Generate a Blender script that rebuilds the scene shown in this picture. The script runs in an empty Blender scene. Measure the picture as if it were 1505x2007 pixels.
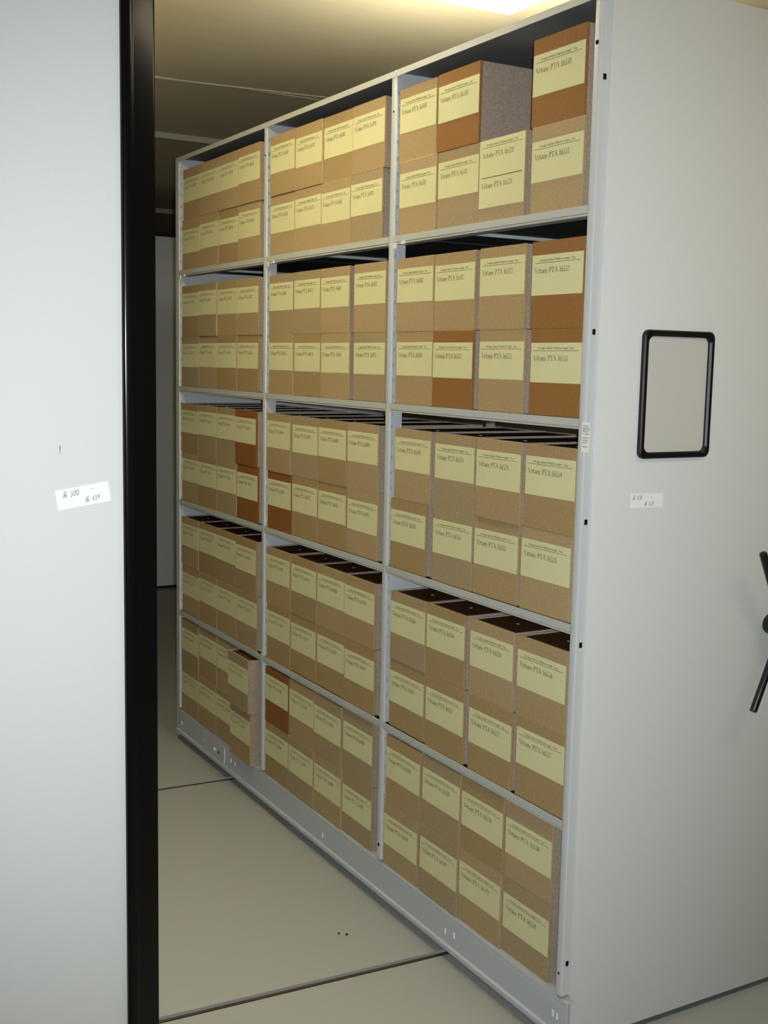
import bpy, bmesh, math, random
from mathutils import Vector, Matrix
random.seed(7)
SC = bpy.context.scene
COL = SC.collection

# ---------------------------------------------------------------- camera
ZS = 0.405                                   # floor is z = 0
CAM = Vector((-1.9228, -2.2886, 1.4529 + ZS))
YAW, PITCH, ROLL, FPX = 0.523134, -0.128038, 0.020376, 2298.73
f_ = Vector((math.sin(YAW)*math.cos(PITCH), math.cos(YAW)*math.cos(PITCH), math.sin(PITCH)))
r0 = Vector((math.cos(YAW), -math.sin(YAW), 0)); u0 = r0.cross(f_)
rt = math.cos(ROLL)*r0 + math.sin(ROLL)*u0
up = -math.sin(ROLL)*r0 + math.cos(ROLL)*u0
cd = bpy.data.cameras.new('camera'); cam = bpy.data.objects.new('camera', cd); COL.objects.link(cam)
cd.sensor_fit = 'HORIZONTAL'; cd.sensor_width = 36.0; cd.lens = 36.0*FPX/1505.0
cd.clip_start = 0.05
M = Matrix((rt, up, -f_)).transposed().to_4x4(); M.translation = CAM
cam.matrix_world = M
SC.camera = cam

# ---------------------------------------------------------------- exposure, world, lights
SC.view_settings.view_transform = 'Standard'; SC.view_settings.look = 'None'
SC.view_settings.gamma = 1.0; SC.view_settings.use_curve_mapping = False
SC.view_settings.exposure = 0.08
SC.cycles.use_denoising = True
w = bpy.data.worlds.new('world'); SC.world = w; w.use_nodes = True
w.node_tree.nodes['Background'].inputs[0].default_value = (0.01, 0.01, 0.01, 1)
w.node_tree.nodes['Background'].inputs[1].default_value = 0.0
def light(name, kind, loc, energy, color, **kw):
    d = bpy.data.lights.new(name, kind); d.energy = energy; d.color = color
    for k, v in kw.items(): setattr(d, k, v)
    o = bpy.data.objects.new(name, d); COL.objects.link(o); o.location = loc
    return o
# the flash fitted beside the lens of the photographer's camera
fl_ = light('camera_flash', 'SPOT', CAM + rt*0.035 + up*0.02 + f_*0.01, 272.0, (0.94, 1.02, 1.08), shadow_soft_size=0.018, spot_size=math.radians(88), spot_blend=1.0)
fl_.rotation_euler = cam.matrix_world.to_euler()
# fluorescent lighting of the gangway behind the photographer
light('gangway_light', 'AREA', (0.9, -1.5, 3.08), 17.5, (1.0, 0.84, 0.60), shape='RECTANGLE', size=1.6, size_y=0.4)

# ---------------------------------------------------------------- materials
def lin(c):
    return tuple((x/12.92 if x <= .04045 else ((x+.055)/1.055)**2.4) for x in (v/255.0 for v in c))
def mat(name, rgb, rough=0.5, metal=0.0, spec=0.5, noise=None, bump=None, emit=None):
    """noise = (scale, amount, second rgb, stretch); bump = (scale, strength)"""
    m = bpy.data.materials.new(name); m.use_nodes = True
    nt = m.node_tree; b = nt.nodes['Principled BSDF']
    c = lin(rgb) + (1,)
    b.inputs['Base Color'].default_value = c
    b.inputs['Roughness'].default_value = rough; b.inputs['Metallic'].default_value = metal
    b.inputs['Specular IOR Level'].default_value = spec
    tc = nt.nodes.new('ShaderNodeTexCoord')
    if noise:
        sc, amt, c2, st = noise
        mp = nt.nodes.new('ShaderNodeMapping'); mp.inputs['Scale'].default_value = st
        nt.links.new(tc.outputs['Object'], mp.inputs['Vector'])
        n = nt.nodes.new('ShaderNodeTexNoise'); n.inputs['Scale'].default_value = sc
        n.inputs['Detail'].default_value = 5; n.inputs['Roughness'].default_value = .65
        nt.links.new(mp.outputs['Vector'], n.inputs['Vector'])
        r = nt.nodes.new('ShaderNodeValToRGB')
        r.color_ramp.elements[0].position = .5-.5*amt; r.color_ramp.elements[1].position = .5+.5*amt
        r.color_ramp.elements[0].color = c; r.color_ramp.elements[1].color = lin(c2)+(1,)
        nt.links.new(n.outputs['Fac'], r.inputs['Fac'])
        nt.links.new(r.outputs['Color'], b.inputs['Base Color'])
    if bump:
        n2 = nt.nodes.new('ShaderNodeTexNoise'); n2.inputs['Scale'].default_value = bump[0]; n2.inputs['Detail'].default_value = 4
        nt.links.new(tc.outputs['Object'], n2.inputs['Vector'])
        bp = nt.nodes.new('ShaderNodeBump'); bp.inputs['Strength'].default_value = bump[1]; bp.inputs['Distance'].default_value = .001
        nt.links.new(n2.outputs['Fac'], bp.inputs['Height']); nt.links.new(bp.outputs['Normal'], b.inputs['Normal'])
    if emit:
        b.inputs['Emission Color'].default_value = tuple(emit[0]) + (1,); b.inputs['Emission Strength'].default_value = emit[1]
    return m
ONE = (1, 1, 1)
M_ = dict(
    steel=mat('light_grey_painted_steel', (196, 199, 200), .38, 0, .5),
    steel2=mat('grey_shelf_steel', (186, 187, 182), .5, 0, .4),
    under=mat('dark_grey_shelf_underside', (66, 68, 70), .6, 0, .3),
    top=mat('mid_grey_top_sheet', (128, 128, 126), .6, 0, .3),
    base=mat('grey_carriage_paint', (184, 189, 194), .45, 0, .4),
    panel=mat('textured_light_grey_panel', (206, 207, 203), .6, 0, .35, noise=(260, .5, (209, 210, 206), ONE), bump=(420, .25)),
    black=mat('glossy_black_plastic', (9, 10, 10), .16, 0, .3),
    frame=mat('satin_black_plastic', (14, 13, 15), .42, 0, .35),
    blackm=mat('matt_black_coated_steel', (14, 12, 14), .4, 0, .5),
    hole=mat('dark_slot', (14, 14, 14), .9, 0, .1),
    clip=mat('bright_nickel_clip', (248, 248, 248), .18, .3, .8),
    zinc=mat('zinc_plated_bolt', (225, 228, 230), .25, .4, .5),
    paper=mat('white_paper_sticker', (232, 234, 230), .7, 0, .2),
    yellow=mat('pale_yellow_label_paper', (212, 208, 160), .75, 0, .2, noise=(9, .6, (216, 212, 166), ONE)),
    ink=mat('grey_print_ink', (80, 78, 50), .8, 0, .1),
    pencil=mat('pencil_writing', (74, 76, 80), .8, 0, .1),
    floor=mat('grey_beige_linoleum', (170, 171, 164), .5, 0, .3, noise=(70, .7, (165, 166, 159), ONE)),
    shade=mat('grey_floor_shade', (88, 96, 100), .8, 0, .2),
    gap=mat('dark_rail_channel', (52, 40, 32), .8, 0, .2),
    rail=mat('worn_steel_rail', (92, 77, 65), .5, .5, .4),
    ceil=mat('board_marked_concrete', (222, 206, 170), .9, 0, .1, noise=(3.2, .8, (212, 196, 160), (1, 9, 1)), bump=(14, .5)),
    wall=mat('plain_plaster_wall', (190, 184, 168), .85, 0, .2, noise=(5, .6, (185, 179, 162), ONE)),
    trunk=mat('pale_plastic_trunking', (176, 168, 146), .5, 0, .3),
    side=mat('speckled_particle_board', (186, 168, 150), .8, 0, .2, noise=(210, .5, (140, 124, 112), ONE)),
    lid=mat('dark_brown_lid_board', (86, 54, 26), .8, 0, .15, noise=(40, .7, (76, 46, 20), ONE)),
    diff=mat('lit_lamp_diffuser', (245, 245, 240), .5, 0, .3, emit=((1.0, 1.0, .90), 62.0)),
    aisle=mat('warm_fill_emitter', (245, 240, 225), .5, 0, .3, emit=((1.0, .84, .46), 16.5)),
    side_lens=mat('lit_lamp_side_lens', (245, 245, 240), .5, 0, .3, emit=((1.0, .95, .80), 10.0)),
)
def board(name, a, b):
    return mat(name, a, .72, 0, .25, noise=(150, .5, b, (1, 1, 1)))
FRONT = [board('light_brown_fibreboard', (182, 157, 118), (155, 129, 88)),
         board('mid_brown_fibreboard', (176, 151, 109), (148, 122, 81)),
         board('tan_fibreboard', (184, 161, 124), (159, 134, 96)),
         board('greyish_brown_fibreboard', (177, 157, 124), (148, 128, 94))]
DARK = [board('dark_brown_hardboard', (154, 112, 64), (136, 92, 47)),
        board('reddish_dark_brown_hardboard', (148, 98, 52), (126, 78, 36))]

# ---------------------------------------------------------------- mesh helpers
class MB:
    def __init__(s): s.v = []; s.f = []
    def box(s, x0, x1, y0, y1, z0, z1):
        n = len(s.v)
        s.v += [(x0,y0,z0),(x1,y0,z0),(x1,y1,z0),(x0,y1,z0),(x0,y0,z1),(x1,y0,z1),(x1,y1,z1),(x0,y1,z1)]
        s.f += [tuple(n+i for i in q) for q in ((0,3,2,1),(4,5,6,7),(0,1,5,4),(1,2,6,5),(2,3,7,6),(3,0,4,7))]
        return s
    def poly(s, pts, face=True):
        n = len(s.v); s.v += [tuple(p) for p in pts]
        if face: s.f.append(tuple(range(n, n+len(pts))))
        return s
    def prism(s, prof, axis, a, b):
        """closed profile in the two other axes, extruded along axis from a to b"""
        n = len(s.v); k = len(prof)
        def put(p, t):
            return {'x': (t, p[0], p[1]), 'y': (p[0], t, p[1]), 'z': (p[0], p[1], t)}[axis]
        s.v += [put(p, a) for p in prof] + [put(p, b) for p in prof]
        s.f += [tuple(n+i for i in range(k)), tuple(n+k+i for i in reversed(range(k)))]
        s.f += [(n+i, n+k+i, n+k+(i+1) % k, n+(i+1) % k) for i in range(k)]
        return s
    def cyl(s, c, ax, r, h, n=12, r2=None):
        """cylinder from point c along unit vector ax"""
        ax = Vector(ax).normalized(); c = Vector(c)
        t = ax.orthogonal().normalized(); q = ax.cross(t); m = len(s.v)
        for k, rr in ((0, r), (h, r if r2 is None else r2)):
            for i in range(n):
                a = 2*math.pi*i/n
                s.v.append(tuple(c + ax*k + (t*math.cos(a) + q*math.sin(a))*rr))
        s.f += [tuple(m+i for i in reversed(range(n))), tuple(m+n+i for i in range(n))]
        s.f += [(m+i, m+(i+1) % n, m+n+(i+1) % n, m+n+i) for i in range(n)]
        return s
    def mesh(s, name, m, bevel=0.0, seg=2, smooth=False):
        me = bpy.data.meshes.new(name); me.from_pydata(s.v, [], s.f); me.update()
        bm = bmesh.new(); bm.from_mesh(me)
        bmesh.ops.recalc_face_normals(bm, faces=bm.faces)
        if bevel:
            ed = [e for e in bm.edges if len(e.link_faces) == 2 and e.calc_face_angle(0) > .7]
            bmesh.ops.bevel(bm, geom=ed, offset=bevel, segments=seg, affect='EDGES', profile=.5)
        if smooth:
            for f in bm.faces: f.smooth = True
        bm.to_mesh(me); bm.free(); me.materials.append(m)
        if smooth: me.set_sharp_from_angle(angle=.7)
        return me
def link(name, me, parent=None, loc=None, rot=None):
    o = bpy.data.objects.new(name, me); COL.objects.link(o)
    if parent: o.parent = parent
    if loc is not None: o.location = loc
    if rot is not None: o.rotation_euler = rot
    return o
def part(mb, name, m, parent=None, bevel=0.0, seg=2, smooth=False, label=None):
    o = link(name, mb.mesh(name, m, bevel, seg, smooth), parent)
    if label: o['label'] = label
    return o
def thing(name, label, cat, loc=(0, 0, 0), group=None):
    o = bpy.data.objects.new(name, None); COL.objects.link(o); o.location = loc
    o.empty_display_size = .1
    o['label'] = label; o['category'] = cat
    if group: o['group'] = group
    return o
def struct(o):
    o['kind'] = 'structure'; return o

# ---------------------------------------------------------------- stroke lettering (unit = cap height; thin / thick pens)
t_, T_ = .045, .105
def arc(cx, cy, rx, ry, a0, a1, n=10):
    return [(cx + rx*math.cos(math.radians(a0 + (a1-a0)*i/n)), cy + ry*math.sin(math.radians(a0 + (a1-a0)*i/n))) for i in range(n+1)]
GL = {
 ' ': (.34, []),
 'V': (.78, [(T_, [(.04,1),(.38,0)]), (t_, [(.38,0),(.7,1)]), (t_, [(-.06,.98),(.18,.98)]), (t_, [(.58,.98),(.82,.98)])]),
 'r': (.40, [(T_, [(.12,.02),(.12,.62)]), (t_, [(.12,.44),(.2,.58),(.3,.62)]), (T_, [(.3,.6),(.35,.57)]), (t_, [(0,.02),(.24,.02)]), (t_, [(.02,.6),(.12,.62)])]),
 't': (.36, [(T_, [(.15,.84),(.15,.14),(.2,.03)]), (t_, [(.2,.03),(.27,.02),(.34,.07)]), (t_, [(.02,.6),(.33,.6)])]),
 'a': (.48, [(T_, [(.38,.02),(.38,.46)]), (t_, [(.38,.46),(.32,.59),(.22,.63),(.1,.56)]), (t_, [(.38,.36),(.2,.3),(.1,.22)]), (T_, [(.1,.22),(.08,.12)]), (t_, [(.08,.12),(.16,.02),(.26,.03),(.38,.13)])]),
 'n': (.58, [(T_, [(.12,.02),(.12,.62)]), (t_, [(.12,.48),(.24,.6),(.36,.6)]), (T_, [(.36,.6),(.43,.48),(.43,.02)]), (t_, [(0,.02),(.24,.02)]), (t_, [(.33,.02),(.54,.02)])]),
 'y': (.54, [(T_, [(.06,.6),(.28,.04)]), (t_, [(.48,.6),(.28,.04),(.16,-.22),(.04,-.26)]), (t_, [(-.02,.6),(.18,.6)]), (t_, [(.38,.6),(.56,.6)])]),
 'P': (.62, [(T_, [(.16,.02),(.16,.98)]), (t_, [(.04,.98),(.36,.98)]), (T_, arc(.34,.74,.18,.22,75,-75,8)), (t_, [(.36,.51),(.16,.51)]), (t_, [(.02,.02),(.32,.02)])]),
 'T': (.70, [(T_, [(.34,.02),(.34,.98)]), (t_*1.3, [(.02,.97),(.66,.97)]), (t_, [(.02,.97),(0,.8)]), (t_, [(.66,.97),(.68,.8)]), (t_, [(.2,.02),(.48,.02)])]),
 'A': (.78, [(t_, [(.08,.02),(.38,1)]), (T_, [(.38,1),(.68,.02)]), (t_, [(.18,.36),(.56,.36)]), (t_, [(-.02,.02),(.2,.02)]), (t_, [(.56,.02),(.82,.02)])]),
 '0': (.50, [(T_*.8, arc(.24,.5,.18,.48,0,360,18))]),
 '1': (.46, [(T_, [(.24,.02),(.24,.98)]), (t_, [(.24,.98),(.08,.86)]), (t_, [(.08,.02),(.4,.02)])]),
 '2': (.50, [(t_, [(.06,.74),(.1,.9)]), (T_*.8, arc(.23,.76,.16,.21,140,-40,8)), (t_, [(.35,.62),(.06,.04)]), (T_*.8, [(.06,.05),(.42,.05)])]),
 '3': (.50, [(t_*1.2, arc(.2,.75,.17,.22,140,-80,8)), (T_*.8, arc(.2,.28,.2,.26,80,-150,9))]),
 '4': (.50, [(T_*.8, [(.32,.02),(.32,.98)]), (t_, [(.32,.98),(.03,.32)]), (t_*1.2, [(.03,.32),(.46,.32)])]),
 '5': (.50, [(t_*1.3, [(.4,.97),(.14,.97)]), (t_, [(.14,.97),(.1,.56)]), (T_*.8, arc(.2,.3,.2,.28,110,-140,9))]),
 '6': (.50, [(t_*1.2, [(.4,.98),(.2,.8),(.08,.5)]), (T_*.8, arc(.24,.28,.17,.27,0,360,14)), (T_*.7, [(.08,.5),(.07,.3)])]),
 '7': (.48, [(T_*.8, [(.04,.95),(.42,.95)]), (t_*1.2, [(.42,.95),(.16,.02)])]),
 '8': (.50, [(T_*.7, arc(.24,.75,.14,.22,0,360,12)), (T_*.8, arc(.24,.27,.18,.26,0,360,14))]),
 '9': (.50, [(T_*.8, arc(.24,.71,.17,.27,0,360,14)), (t_*1.2, [(.41,.7),(.38,.4),(.26,.16),(.08,.02)])]),
 # handwritten forms
 '/': (.80, [(.09, [(.06,-.05),(.26,1.1)]), (.09, [(.70,1.08),(.46,.72),(.34,.34),(.38,.06),(.54,.0),(.66,.16),(.60,.38),(.46,.42),(.36,.28)])]),
 '-': (.5, [(.08, [(.05,.45),(.4,.5)])]),
 '!': (.2, [(.12, [(.08,1),(.08,.35)]), (.13, [(.08,.12),(.08,0)])]),
}
def strokes(mb, text, ox, oz, cap, xs=1.0, slant=0.0, to3=None, sp=0.0):
    """flat stroke polygons; to3(u, v) turns label coordinates into a 3D point"""
    x = 0.0
    for ch in text:
        adv, ss = GL[ch]
        for w_, pts in ss:
            for (a, b), (c, d) in zip(pts, pts[1:]):
                dx, dz = c-a, d-b; L = math.hypot(dx, dz) or 1
                nx, nz = -dz/L*w_/2, dx/L*w_/2
                ex, ez = dx/L*w_*.25, dz/L*w_*.25
                q = [(a-ex+nx, b-ez+nz), (a-ex-nx, b-ez-nz), (c+ex-nx, d+ez-nz), (c+ex+nx, d+ez+nz)]
                mb.poly([to3(ox + (x + px + slant*pz)*cap*xs, oz + pz*cap) for px, pz in q])
        x += adv + sp
    return mb

# ================================================================ the room
RX0, RX1, RY0, RY1, CZ = -5.2, 4.2, -4.6, 10.6, 2.73 + ZS
SK = -0.052                                            # the floor rails run slightly askew to the shelving
def slab(name, ya, yb, m, z0, z1, k=SK):
    mb = MB(); P = []
    for z in (z0, z1):
        for x, y in ((RX0, ya), (RX1, ya), (RX1, yb), (RX0, yb)):
            P.append((x, y + (k*(x+.45) if abs(y) < 4.5 else 0), z))
    mb.v = P; mb.f = [(0,3,2,1),(4,5,6,7),(0,1,5,4),(1,2,6,5),(2,3,7,6),(3,0,4,7)]
    return mb
fl = part(slab('floor', RY0, RY1, None, -.14, -.05), 'floor', M_['gap']); struct(fl)
RY = (0.672, 2.424)                                    # rails let into the floor
edges = [RY0, RY[0]-.016, RY[0]+.016, RY[1]-.018, RY[1]+.018, RY1]
for a, b in zip(edges[0::2], edges[1::2]):
    part(slab('floor_panel', a, b, None, -.05, 0), 'floor_panel', M_['floor'], fl)
for y in RY:
    part(slab('floor_rail', y-.0055, y+.0055, None, -.05, -.003), 'floor_rail', M_['rail'], fl)
mb = MB()
for (x, y, s) in ((-.216, .91, .004), (-.196, .892, .005)):
    mb.cyl((x, y, 0), (0, 0, 1), s, .002, 8)
part(mb, 'floor_crumb', M_['hole'], fl)['kind'] = 'stuff'

ce = part(MB().box(RX0, RX1, RY0, RY1, CZ+.04, CZ+.12), 'ceiling', M_['ceil']); struct(ce)
seams = [RY0, -1.15, -1.14, 3.10, 3.115, 4.49, 4.51, 7.86, 7.88, RY1]
for a, b in zip(seams[0::2], seams[1::2]):
    part(MB().box(RX0, RX1, a, b, CZ, CZ+.04), 'ceiling_slab', M_['ceil'], ce)
def trim(n, ya, yb, x0, x1, h, d, m):
    L = math.hypot(x1-x0, yb-ya)
    o = part(MB().box(0, L, -d/2, d/2, CZ-h, CZ), 'trim_%d' % n, m, None, .002)
    o.location = (x0, ya, 0); o.rotation_euler = (0, 0, math.atan2(yb-ya, x1-x0)); return struct(o)
trim(1, 3.40, 2.73, -2.6, 3.6, .007, .014, M_['trunk'])
trim(2, 4.34, 4.49, -2.6, 3.6, .034, .05, M_['trunk'])
trim(3, 7.80, 7.80, -2.6, 3.6, .04, .06, M_['trunk'])
for nm, b in (('wall_left', (RX0-.1, RX0, RY0, RY1)), ('wall_right', (RX1, RX1+.1, RY0, RY1)),
              ('wall_back', (RX0-.1, RX1+.1, RY0-.1, RY0)), ('wall_far', (RX0-.1, RX1+.1, RY1, RY1+.1))):
    struct(part(MB().box(*b, -.14, CZ+.12), nm, M_['wall']))

# ceiling lamp over the shelving
LZ = 2.65 + ZS
def ceiling_lamp(x, label):
    lamp = thing('ceiling_light', label, 'light', (x, .875, CZ))
    part(MB().box(-.290, .290, -.310, .310, LZ+.010-CZ, 0), 'lamp_housing', M_['steel'], lamp, .003)
    part(MB().box(-.3, .3, -.32, .32, LZ-CZ, LZ+.0095-CZ), 'lamp_diffuser', M_['diff'], lamp, .004)
    for y0, y1 in ((-.32, -.3105), (.3105, .32)):
        part(MB().box(-.298, .298, y0, y1, LZ+.010-CZ, -.002), 'side_lens', M_['side_lens'], lamp)
ceiling_lamp(.25, 'glowing white fluorescent ceiling light above the open shelving')
aisle_fill = thing('ceiling_light', 'added unseen warm fill light over the aisle beside the left shelving', 'light', (-.85, 1.45, CZ))  # added fill lamp, out of view, to brighten the aisle
part(MB().box(-.16, .16, -.62, .62, -.022, 0), 'lamp_housing', M_['steel'], aisle_fill, .003)
part(MB().box(-.15, .15, -.60, .60, -.026, -.0225), 'lamp_diffuser', M_['aisle'], aisle_fill)

# ================================================================ shelving units
ZL = {1: 1.8488+ZS, 2: 1.3168+ZS, 3: .7811+ZS, 4: .2456+ZS, 5: -.2487+ZS}   # shelf tops
TOP = 2.3586+ZS
BAYS = [(.063, 1.020), (1.052, 2.008), (2.038, 2.993)]
UPR = [(.037, .063), (1.020, 1.052), (2.008, 2.038), (2.993, 3.026)]
DEPTH = 1.12
def upright_mesh(wd, holes=True, z0=.165, z1=TOP):
    """perforated post: front flange at x=0, returns 30 mm deep, slots every 50 mm in the return facing -y"""
    mb = MB(); d = .031; r = .004
    prof = [(d, 0), (r, 0), (r*.3, r*.3), (0, r), (0, wd-r), (r*.3, wd-r*.3), (r, wd), (d, wd), (d, wd-.002), (r, wd-.002), (.002, wd-r), (.002, r), (r, .002), (r+.002, .002), (r+.002, .0)]
    k = len(prof)
    n = len(mb.v)
    prof = [(r, 0), (r*.3, r*.3), (0, r), (0, wd-r), (r*.3, wd-r*.3), (r, wd), (d, wd), (d, wd-.002), (r, wd-.002), (.002, wd-r), (.002, r), (r, .002)]
    mb.prism(prof, 'z', z0, z1)
    if not holes:
        return mb.box(r, d, 0, .002, z0, z1)
    # return with slots
    h0, h1 = .0060, .0125
    mb.box(r, h0, 0, .002, z0, z1); mb.box(h1, d, 0, .002, z0, z1)
    z = z0; c = z0+.03
    while c < z1-.02:
        mb.box(h0, h1, 0, .002, z, c-.006); z = c+.006; c += .05
    mb.box(h0, h1, 0, .002, z, z1)
    return mb
def shelf_parts(root, y0, y1, zt, top=False, steel='steel2'):
    ex = .0155 if top else 0
    mb = MB().box(.004, DEPTH-.004, y0-ex, y1+ex, zt-.003, zt)
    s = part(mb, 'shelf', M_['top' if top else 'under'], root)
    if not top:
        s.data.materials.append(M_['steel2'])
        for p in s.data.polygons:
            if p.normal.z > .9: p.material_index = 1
    lip = MB()
    # folded front lip: upper band, groove, lower band, return flange
    prof = [(0, zt), (0, zt-.0195), (.004, zt-.0205), (.004, zt-.0215), (.0015, zt-.0225), (.0015, zt-.0265), (.045, zt-.0265),
            (.045, zt-.0245), (.006, zt-.0245), (.006, zt-.003), (.02, zt-.003), (.02, zt)]
    lip.prism(prof, 'y', y0+.001, y1-.001)
    if top:
        lip = MB().prism([(-.0016, zt+.004), (-.0016, zt-.015), (-.0003, zt-.015), (-.0003, zt+.0015), (.02, zt+.0015), (.02, zt+.004)], 'y', y0-.0275, y1+.0015 + (.033 if y1 > 2.9 else 0))
    part(lip, 'shelf_lip', M_['steel2'], s)
    if not top:
        st = MB(); yc = y1 - .30*(y1-y0)
        st.box(.05, DEPTH-.05, yc-.003, yc+.003, zt-.013, zt-.003)
        part(st, 'stiffener', M_['steel2'], s)
    return s
def support(root, y, s, zt, x1=DEPTH-.016):
    """side bracket below a shelf end, hooked into the post"""
    mb = MB().box(.010, x1, min(y, y+s*.003), max(y, y+s*.003), zt-.066, zt-.004)
    b = part(mb, 'shelf_bracket', M_['steel'], root)
    return b
def shelving(name, label, x, mirror=False):
    root = thing(name, label, 'shelving')
    ups = []
    for i, (a, b) in enumerate(UPR):
        me = upright_mesh(b-a, i > 0).mesh('upright', M_['steel'], 0, 2, True)
        o = link('upright', me, root, (0, a, 0)); ups.append(o)
        o2 = link('upright', me, root, (DEPTH, b, 0), (0, 0, math.pi))
    for (y0, y1) in BAYS:
        shelf_parts(root, y0, y1, TOP-.004, True)
        for k in (1, 2, 3, 4):
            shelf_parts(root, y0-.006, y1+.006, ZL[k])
        support(root, y0-.004, 1, TOP-.003); support(root, y1+.004, -1, TOP-.003)
        for k in (1, 2, 3, 4):
            
            for y, s in ((y0-.004, 1), (y1+.004, -1)): support(root, y, s, ZL[k]-.018, .046 if k < 3 else DEPTH-.016)
    # carriage
    zb = ZL[5]
    prof = [(0, zb), (0, zb-.012), (.003, zb-.0135), (.003, zb-.0155), (0, zb-.017), (0, zb-.098), (-.007, zb-.102), (-.007, zb-.116), (.027, zb-.116),
            (.027, zb-.112), (.008, zb-.112), (.008, zb-.004), (.06, zb-.004), (.06, zb)]
    mb = MB().prism([(min(p[0], .028), p[1]) for p in prof], 'y', .014, 3.03)
    part(mb, 'carriage_front', M_['base'], root)
    part(MB().prism([(DEPTH-p[0], p[1]) for p in prof], 'y', .055, 3.03), 'carriage_front', M_['base'], root)
    part(MB().box(.029, DEPTH-.06, .055, 3.02, zb-.012, zb), 'carriage_floor', M_['steel2'], root)
    for y in RY:
        for xx in (.2, DEPTH-.2):
            part(MB().cyl((xx, y-.012, .055), (0, 1, 0), .055, .024, 20), 'wheel', M_['rail'], root)
    part(MB().box(.004, DEPTH-.004, 3.026, 3.046, .02, TOP), 'end_sheet', M_['panel'], root)
    return root, ups

near = shelving('mobile_shelving', 'open grey mobile shelving unit packed with brown archive boxes', 0)
unit, ups = near
PX0, PX1, PZ0, PZ1 = .030, 1.15, .018, 2.395+ZS
part(MB().box(PX0, PX1, .030, .052, PZ0, PZ1), 'end_panel', M_['panel'], unit, .004, 2, True)
part(MB().box(PX0+.01, PX1-.01, .036, .046, .001, .03), 'floor_shade', M_['shade'], unit)  # dark strip standing in for the shade between panel and floor
part(MB().box(.034, .044, .06, 3.02, .001, .045), 'floor_shade', M_['shade'], unit)  # same under the carriage front, as its contact shadow
# slots, bolts and sticker on the near post
u3 = ups[0]
sl = []
for z in (2.154, 1.536, 1.053, .73, -.149):
    sl.append(part(MB().box(.012, .021, -.0012, .001, z+ZS-.007, z+ZS+.007), 'slot', M_['hole'], u3))
def bolt(parent, x, y, z, r=.005, h=.002, m='hole', name='bolt', ax=(-1, 0, 0)):
    return part(MB().cyl((x, y, z), ax, r, h, 12), name, M_[m], parent, 0, 2, True)
bolt(u3, .0005, .013, 2.235+ZS, .0055); bolt(u3, .0005, .012, -.178+ZS, .004, .002, 'under')
bolt(ups[1], .0005, .014, 2.235+ZS, .004, .002, 'under'); bolt(ups[1], .0005, .016, -.19+ZS, .0055)
bolt(ups[2], .0005, .014, 2.235+ZS, .004, .002, 'under')
st = part(MB().box(-.0008, 0, .017, .046, 1.233+ZS, 1.309+ZS), 'sticker', M_['paper'], unit, label='small white printed sticker on the near post')
sq = MB()
rnd = random.Random(3)
z = 1.301+ZS
while z > 1.245+ZS:
    y = .042
    while y > .022:
        l = rnd.uniform(.002, .006); sq.box(-.0011, -.0007, y-l, y, z-.0012, z+.0006); y -= l + rnd.uniform(.001, .003)
    z -= rnd.choice((.0045, .006, .010))
part(sq, 'printed_rows', M_['ink'], st)
# small hardware on the carriage front
for i, (y, z) in enumerate(((2.962, -.308), (2.658, -.305), (2.346, -.304), (2.300, -.304), (1.453, -.313), (.607, -.310), (.558, -.303), (.066, -.301), (.048, -.302))):
    part(MB().box(-.003, .001, y-.003, y+.003, z+ZS-.009, z+ZS+.009), 'rivet', M_['paper'], unit, .0012)
cp = part(MB().box(-.0025, .001, 2.417, 2.70, -.345+ZS, -.262+ZS), 'cover_plate', M_['base'], unit, .001)
bolt(cp, -.002, 2.532, -.309+ZS, .011, .008, 'zinc'); bolt(cp, -.002, 2.487, -.309+ZS, .006, .002)
part(MB().box(-.004, -.002, 2.415, 2.420, -.335+ZS, -.275+ZS), 'plate_edge', M_['paper'], cp)
for y0, y1 in BAYS:                                    # zinc clips at the top left corner of each first shelf
    cl = MB().box(-.002, .004, y1-.020, y1+.004, ZL[1]-.040, ZL[1]-.022).box(-.003, .002, y1-.075, y1-.05, ZL[1]-.030, ZL[1]-.020)
    part(cl, 'shelf_clip', M_['clip'], unit, .001)

def rrect(x0, x1, z0, z1, r, n=5):
    out = []
    for cx, cz, a in ((x1-r, z1-r, 0), (x0+r, z1-r, 90), (x0+r, z0+r, 180), (x1-r, z0+r, 270)):
        for i in range(n+1):
            t = math.radians(a + 90*i/n); out.append((cx + r*math.cos(t), cz + r*math.sin(t)))
    return out
def ring(rings):
    """joined loops of equal length; rings = list of 3D loops, closed around"""
    mb = MB(); k = len(rings[0])
    for L in rings: mb.v += L
    m = len(rings)
    for j in range(m):
        for i in range(k):
            a, b = j*k, ((j+1) % m)*k
            mb.f.append((a+i, a+(i+1) % k, b+(i+1) % k, b+i))
    return mb
FX0, FX1, FZ0, FZ1 = .171, .4185, 1.2130+ZS, 1.547+ZS
def loop(ins, y, r): return [(x, y, z) for x, z in rrect(FX0+ins, FX1-ins, FZ0+ins, FZ1-ins, r)]
fr = ring([loop(0, .030, .018), loop(0, .020, .018), loop(.003, .0165, .017), loop(.012, .0165, .017), loop(.0165, .021, .017), loop(.0165, .030, .017)])
part(fr, 'card_frame', M_['frame'], unit, 0, 2, True, label='empty black card frame with rounded corners')
part(MB().box(FX0+.012, FX1-.012, .0275, .030, FZ0+.012, FZ1-.012), 'card_sheet', mat('clear_cover_over_grey_card', (196, 194, 186), .35, 0, .4), unit)
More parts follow.
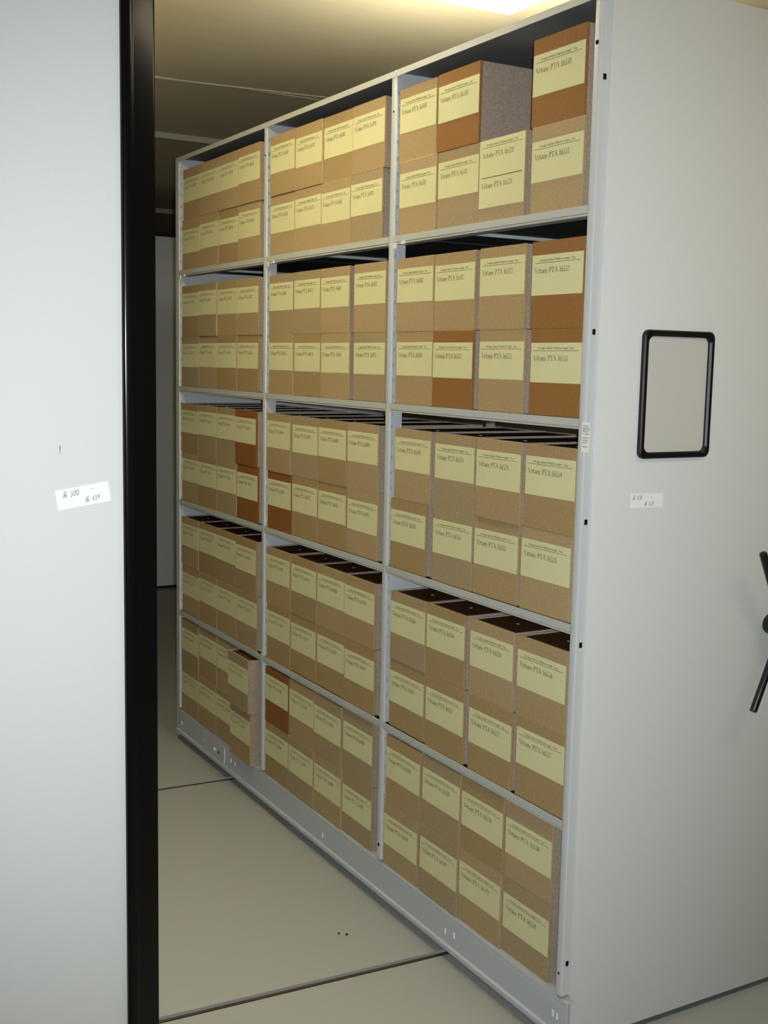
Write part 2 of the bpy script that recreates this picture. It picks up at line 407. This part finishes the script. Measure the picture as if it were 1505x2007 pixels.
# three-armed hand wheel
HX, HZ = .706, .724+ZS
hub = MB().cyl((HX, .030, HZ), (0, -1, 0), .030, .05, 20).cyl((HX, -.012, HZ), (0, -1, 0), .046, .022, 24, .040)
hw = part(hub, 'hand_wheel', M_['blackm'], unit, .003, 2, True, label='black three-armed turning handle')
for a in (0, 119, 241):
    dx, dz = math.cos(math.radians(a)), math.sin(math.radians(a))
    A = Vector((HX+dx*.03, -.023, HZ+dz*.03)); B = Vector((HX+dx*.262, -.045, HZ+dz*.258))
    arm = MB().cyl(A, (B-A), .0105, (B-A).length, 14)
    part(arm, 'arm', M_['blackm'], hw, .003, 2, True)
def paper_label(root, cx, y, cz, w_, h, rot, lines, lab):
    e = part(MB().box(-w_/2, w_/2, -.0006, 0, -h/2, h/2), 'paper_label', M_['paper'], root, label=lab)
    e.location = (cx, y, cz); e.rotation_euler = (0, -rot, 0)
    for k, (tx, ox, oz, cap) in enumerate(lines):
        mb = MB(); strokes(mb, tx, ox, oz, cap, 1.0, .18, lambda u, v: (u, -.0010, v), .06)
        part(mb, 'handwriting', M_['pencil'], e)
    return e
paper_label(unit, .214, .0300, 1.1015+ZS, .1145, .038, math.radians(-1.0), (('/ 420', -.050, .003, .011), ('-', .011, .004, .011), ('/ 539', -.008, -.0135, .011)), 'white handwritten paper label reading 16 420 to 16 539')

# ---- the neighbouring unit across the aisle, seen from its end
BX1 = -1.128                                          # aisle face of its black edge
lroot = thing('mobile_shelving', 'mobile shelving unit at left showing only its pale grey end panel', 'shelving')
part(MB().box(-2.34, -1.196, .030, .052, PZ0, PZ1), 'end_panel', M_['panel'], lroot, .003, 2, True)
prof = []
E0, E1 = -1.199, BX1
prof = [(E0, .052), (E0, .026), (E0+.002, .0215), (E0+.0045, .020), (E0+.021, .020), (E0+.0235, .0215), (E0+.0245, .0245), (E0+.027, .0255), (E1-.006, .0255), (E1-.001, .028), (E1, .034), (E1, .075), (E1-.02, .075), (E1-.02, .052)]
part(MB().prism(prof, 'z', PZ0, PZ1), 'edge_bumper', M_['black'], lroot, 0, 2, True, label='glossy black buffer strip along the panel edge')
paper_label(lroot, -1.2805, .0300, 1.1735+ZS, .1075, .040, math.radians(8.6), (('/ 300', -.041, .003, .0115), ('-', .016, .006, .011), ('/ 419', .002, -.0135, .0105)), 'white handwritten paper label reading 16 300 to 16 419')
mb = MB(); strokes(mb, '!', -1.3265, 1.260+ZS, .014, .9, 0, lambda u, v: (u, .0294, v))
part(mb, 'printed_mark', M_['ink'], lroot)
LX = -1.215
for (a, b) in UPR:
    me = upright_mesh(b-a).mesh('upright', M_['steel'], 0, 2, True)
    link('upright', me, lroot, (LX, b+.02, 0), (0, 0, math.pi)); link('upright', me, lroot, (LX-DEPTH, a+.02, 0))
for k, z in list(ZL.items()) + [(0, TOP)]:
    part(MB().box(LX-DEPTH+.01, LX-.004, .06, 3.03, z-.026, z), 'shelf', M_['steel2'], lroot, .002)
part(MB().box(LX-DEPTH+.01, LX, .06, 3.04, ZL[5]-.13, ZL[5]-.03), 'carriage_front', M_['base'], lroot, .002)
part(MB().box(LX-DEPTH, LX, 3.044, 3.06, .02, TOP), 'end_sheet', M_['panel'], lroot)

# ---- the row of shelving beyond the cross aisle
froot = thing('mobile_shelving', 'shelving end panel standing in the dark beyond the aisle', 'shelving')
FY = 6.62
part(MB().box(.70, 1.86, FY, FY+.025, .03, TOP+.015), 'end_panel', M_['panel'], froot, .003, 2, True)
part(MB().box(.72, 1.84, FY+.025, FY+3.0, .05, TOP-.02), 'shelf_body', M_['base'], froot, .003)
part(MB().box(.70, 1.86, FY-.004, FY+.05, TOP+.018, TOP+.05), 'top_rail', M_['blackm'], froot, .003)
part(MB().box(.74, 1.82, FY+.06, FY+2.9, 0, .05), 'carriage_front', M_['blackm'], froot)

# ================================================================ archive boxes
W_, H_, D_ = .2180, .2290, .42
TF, TS = .008, .006
TAB = {   # (bay, shelf): upper then lower row, left to right: x of the front, y centre, label top above the box bottom, dark board
    (0,1): [(0.0077,0.9005,0.1877,0), (0.003,0.668,0.1827,1), None, (0.0079,0.2095,0.178,1), (0.0034,0.8855,0.1872,0), (0.006,0.6638,0.1922,0), (0.0049,0.4438,0.222,0), (0.007,0.202,0.1852,0)],
    (0,2): [(0.0039,0.8895,0.1967,0), (0.0074,0.6695,0.1947,0), (0.0057,0.427,0.1997,0), (0.0075,0.1835,0.1927,1), (0.0054,0.8867,0.1962,0), (0.0052,0.6667,0.1942,1), (0.0069,0.42,0.1962,0), (0.0079,0.1763,0.1922,1)],
    (0,3): [(0.0048,0.8815,0.2,0), (0.0078,0.6445,0.1955,0), (-0.002,0.4055,0.1955,0), (0.0039,0.1763,0.1965,0), (0.006,0.902,0.192,0), (0.0065,0.644,0.193,0), (0.0077,0.418,0.194,0), (0.0063,0.186,0.197,0)],
    (0,4): [(0.0037,0.8855,0.1949,0), (0.0055,0.664,0.1949,0), (0.0055,0.42,0.1929,0), (0.0055,0.1845,0.1899,0), (0.0078,0.8895,0.1884,0), (0.0047,0.658,0.1904,0), (0.0041,0.4125,0.1894,0), (0.0056,0.1763,0.1994,0)],
    (0,5): [(0.0062,0.8985,0.1865,0), (0.0077,0.669,0.1875,0), (0.012,0.449,0.1825,0), (0.018,0.229,0.178,0), (0.0076,0.9078,0.179,0), (0.0055,0.6713,0.187,0), (0.012,0.4513,0.189,0), (0.02,0.2313,0.178,0)],
    (1,1): [(-0.001,1.8655,0.1827,0), (0.001,1.6455,0.178,0), (0.0069,1.4255,0.1817,0), (0.004,1.2055,0.1817,0), (0.0053,1.874,0.1882,0), (0.0048,1.6537,0.1902,0), (0.0039,1.4337,0.1872,0), (0.0041,1.2137,0.1912,0)],
    (1,2): [(0.0078,1.8845,0.1967,0), (0.0074,1.659,0.1977,0), (0.0049,1.4315,0.1957,0), (0.0067,1.1835,0.1987,0), (0.0032,1.8745,0.1972,0), (0.0076,1.6525,0.1962,0), (0.0057,1.426,0.1952,0), (0.0071,1.1805,0.1952,0)],
    (1,3): [(0.001,1.8855,0.2,0), (0.0049,1.658,0.1965,0), (0.0047,1.4358,0.1985,0), (0.0079,1.2157,0.1995,0), (0.0051,1.881,0.197,1), (0.0055,1.6562,0.199,0), (0.0078,1.4363,0.197,0), (0.0075,1.2095,0.191,0)],
    (1,4): [(0.005,1.8855,0.1969,0), (0.0045,1.6542,0.1959,0), (0.007,1.4342,0.1939,0), (0.0035,1.2115,0.1919,0), (0.005,1.8795,0.1994,0), (0.0074,1.6585,0.1934,0), (0.0076,1.4305,0.1944,0), (0.0042,1.206,0.1894,0)],
    (1,5): [(0.0034,1.8852,0.1975,1), (0.0069,1.6652,0.1905,0), (0.0061,1.4452,0.1845,0), (0.012,1.222,0.1845,0), (0.0055,1.8865,0.193,0), (0.0034,1.66,0.193,0), (0.0065,1.44,0.189,0), (0.012,1.2195,0.179,0)],
    (2,1): [(0.0065,2.8431,0.178,0), (0.0034,2.6231,0.178,0), (0.001,2.4031,0.178,0), (0,2.1831,0.1837,0), (0.0055,2.853,0.178,0), (0.0047,2.633,0.1852,0), (0.0062,2.413,0.1852,0), (0.0058,2.193,0.1942,0)],
    (2,2): [(0.0061,2.86,0.1957,0), (-0.001,2.6388,0.1977,0), (0.0041,2.4188,0.1957,0), (0.0034,2.1988,0.1947,0), (0.0049,2.8641,0.1952,0), (0.0054,2.6441,0.1982,0), (0.0036,2.4241,0.1982,0), (0.0063,2.2041,0.1982,0)],
    (2,3): [(0.0054,2.8734,0.1975,0), (0.0055,2.6534,0.2,0), (0.006,2.4334,0.1995,0), (0.003,2.2134,0.1975,1), (0.0059,2.8635,0.2,0), (0.0035,2.642,0.2,0), (0.0037,2.4215,0.2,0), (0.0065,2.201,0.195,1)],
    (2,4): [(0.0046,2.8687,0.1979,0), (0.0068,2.6488,0.2,0), (0.0056,2.4287,0.2,0), (0.0049,2.2088,0.1919,0), (0.0067,2.8635,0.1914,0), (0.0039,2.6365,0.2,0), (0.0044,2.4152,0.2,0), (0.0045,2.1953,0.1994,0)],
    (2,5): [(0.0051,2.8725,0.1855,0), (0.0075,2.6475,0.2,0), (0.0071,2.419,0.2,0), (-0.033,2.199,0.1875,0), (0.0062,2.873,0.196,0), (0.003,2.6443,0.2,0), (0.0044,2.4243,0.2,0), (-0.02,2.2043,0.192,0)],
}
fm = lambda m: MB().box(0, TF, -W_/2, W_/2, 0, H_).mesh('front_panel', m, .0009, 1)
FRONT_ME = [fm(m) for m in FRONT]; DARK_ME = [fm(m) for m in DARK]
SIDE_ME = MB().box(TF, D_, -TS/2, TS/2, .001, H_-.001).mesh('side_panel', M_['side'])
BACK_ME = MB().box(D_-TS, D_, -W_/2+TS, W_/2-TS, .001, H_-.002).mesh('back_panel', M_['side'])
LID_ME = MB().box(TF, D_-TS, -W_/2+TS, W_/2-TS, H_-.012, H_-.005).mesh('lid', M_['lid'])
PULL_ME = MB().box(.088, .097, -.004, .004, H_-.005, H_-.003).mesh('lid_pull', M_['zinc'], .001, 1)
BOT_ME = MB().box(TF, D_-TS, -W_/2+TS, W_/2-TS, .001, .007).mesh('bottom_panel', M_['side'])
def lab_me(h):
    return MB().box(-.0006, 0, -.1062, .1062, -h, 0).mesh('label', M_['yellow'])
LAB_ME, LAB2_ME = lab_me(.105), lab_me(.185)
# the printed heading (one line above a rule), shared by all labels
def heading():
    c = bpy.data.curves.new('heading', 'FONT'); c.body = 'Országos adattári Mélyfúrási magtár : Tata'
    c.size = .0092; c.align_x = 'CENTER'; c.resolution_u = 2
    o = bpy.data.objects.new('heading', c); COL.objects.link(o)
    dg = bpy.context.evaluated_depsgraph_get(); me = bpy.data.meshes.new_from_object(o.evaluated_get(dg))
    bpy.data.objects.remove(o); bpy.data.curves.remove(c)
    xs = [v.co.x for v in me.vertices]; k = .148/(max(xs)-min(xs))
    mb = MB()
    mb.v = [(-.0009, -v.co.x*k, -.0165 + v.co.y*.92) for v in me.vertices]
    mb.f = [tuple(p.vertices) for p in me.polygons]
    bpy.data.meshes.remove(me)
    mb.box(-.0009, -.0007, -.094, .096, -.0212, -.0202)
    return mb
HEAD = heading()
HEAD_ME = HEAD.mesh('printed_heading', M_['ink'])
toL = lambda u, v: (-.0009, -u, v)
SHELF_W = {1: 'top', 2: 'second', 3: 'third', 4: 'fourth', 5: 'bottom'}
BAY_W = {0: 'near', 1: 'middle', 2: 'far'}
POS = ('leftmost', 'second from left', 'third from left', 'rightmost')
BASE_NO = {0: 16500, 1: 16460, 2: 16420}
def box(x, y, z, lt, dark, bay, shelf, row, colm, no):
    rng = random.Random(no)
    dbl = lt > .215
    tone = 'dark brown' if dark else 'brown'
    lab = '%s archive box labelled %d, %s row of %s bay\'s %s shelf, %s' % (tone, no, 'upper' if row == 0 else 'lower', BAY_W[bay], SHELF_W[shelf], POS[colm])
    if dbl: lab = 'brown archive box with one double-height yellow label for 16520 and 16521'
    r = thing('archive_box', lab, 'box', (x, y, z), 'archive boxes on the shelves')
    k = .977 if shelf == 1 else 1.0                     # the top shelf holds slightly lower boxes
    front = link('front_panel', DARK_ME[0 if bay == 0 else 1] if dark else rng.choice(FRONT_ME), r)
    link('side_panel', SIDE_ME, r, (0, -W_/2+TS/2, 0)); link('side_panel', SIDE_ME, r, (0, W_/2-TS/2, 0))
    link('back_panel', BACK_ME, r); link('bottom_panel', BOT_ME, r)
    if row == 0:
        ld = link('lid', LID_ME, r); link('lid_pull', PULL_ME, ld)
    for ch in r.children: ch.scale = (1, 1, k)
    L = link('label', LAB2_ME if dbl else LAB_ME, r, (0, 0, lt), (rng.uniform(-.004, .004), 0, 0))
    link('printed_heading', HEAD_ME, L)
    mb = MB()
    if dbl:
        strokes(mb, 'Vrtany PTA %d' % no, -.092, -.0480, .0140, 1.26, 0, toL)
        mb.box(-.0009, -.0007, -.096, .094, -.1035, -.1015)
        strokes(mb, 'Vrtany PTA %d' % (no+1), -.094, -.1310, .0140, 1.26, 0, toL)
    else:
        strokes(mb, 'Vrtany PTA %d' % no, -.0935, -.0470, .0138, 1.26, 0, toL)
    part(mb, 'lettering', M_['ink'], L)
    return r
for (bay, shelf), row in TAB.items():
    for k, it in enumerate(row):
        if it is None: continue
        x, y, lt, dk = it
        rw, c = divmod(k, 4)
        k_ = .977 if shelf == 1 else 1.0
        z = ZL[shelf] + (H_*k_+.0004 if rw == 0 else .0004)
        if shelf == 1 and rw == 0: lt = lt + .005
        no = BASE_NO[bay] + 10*c + 2*(shelf-1) + rw
        if (bay, shelf, k) == (0, 1, 6): no = 16520
        box(x, y, z, lt, dk, bay, shelf, rw, c, no)
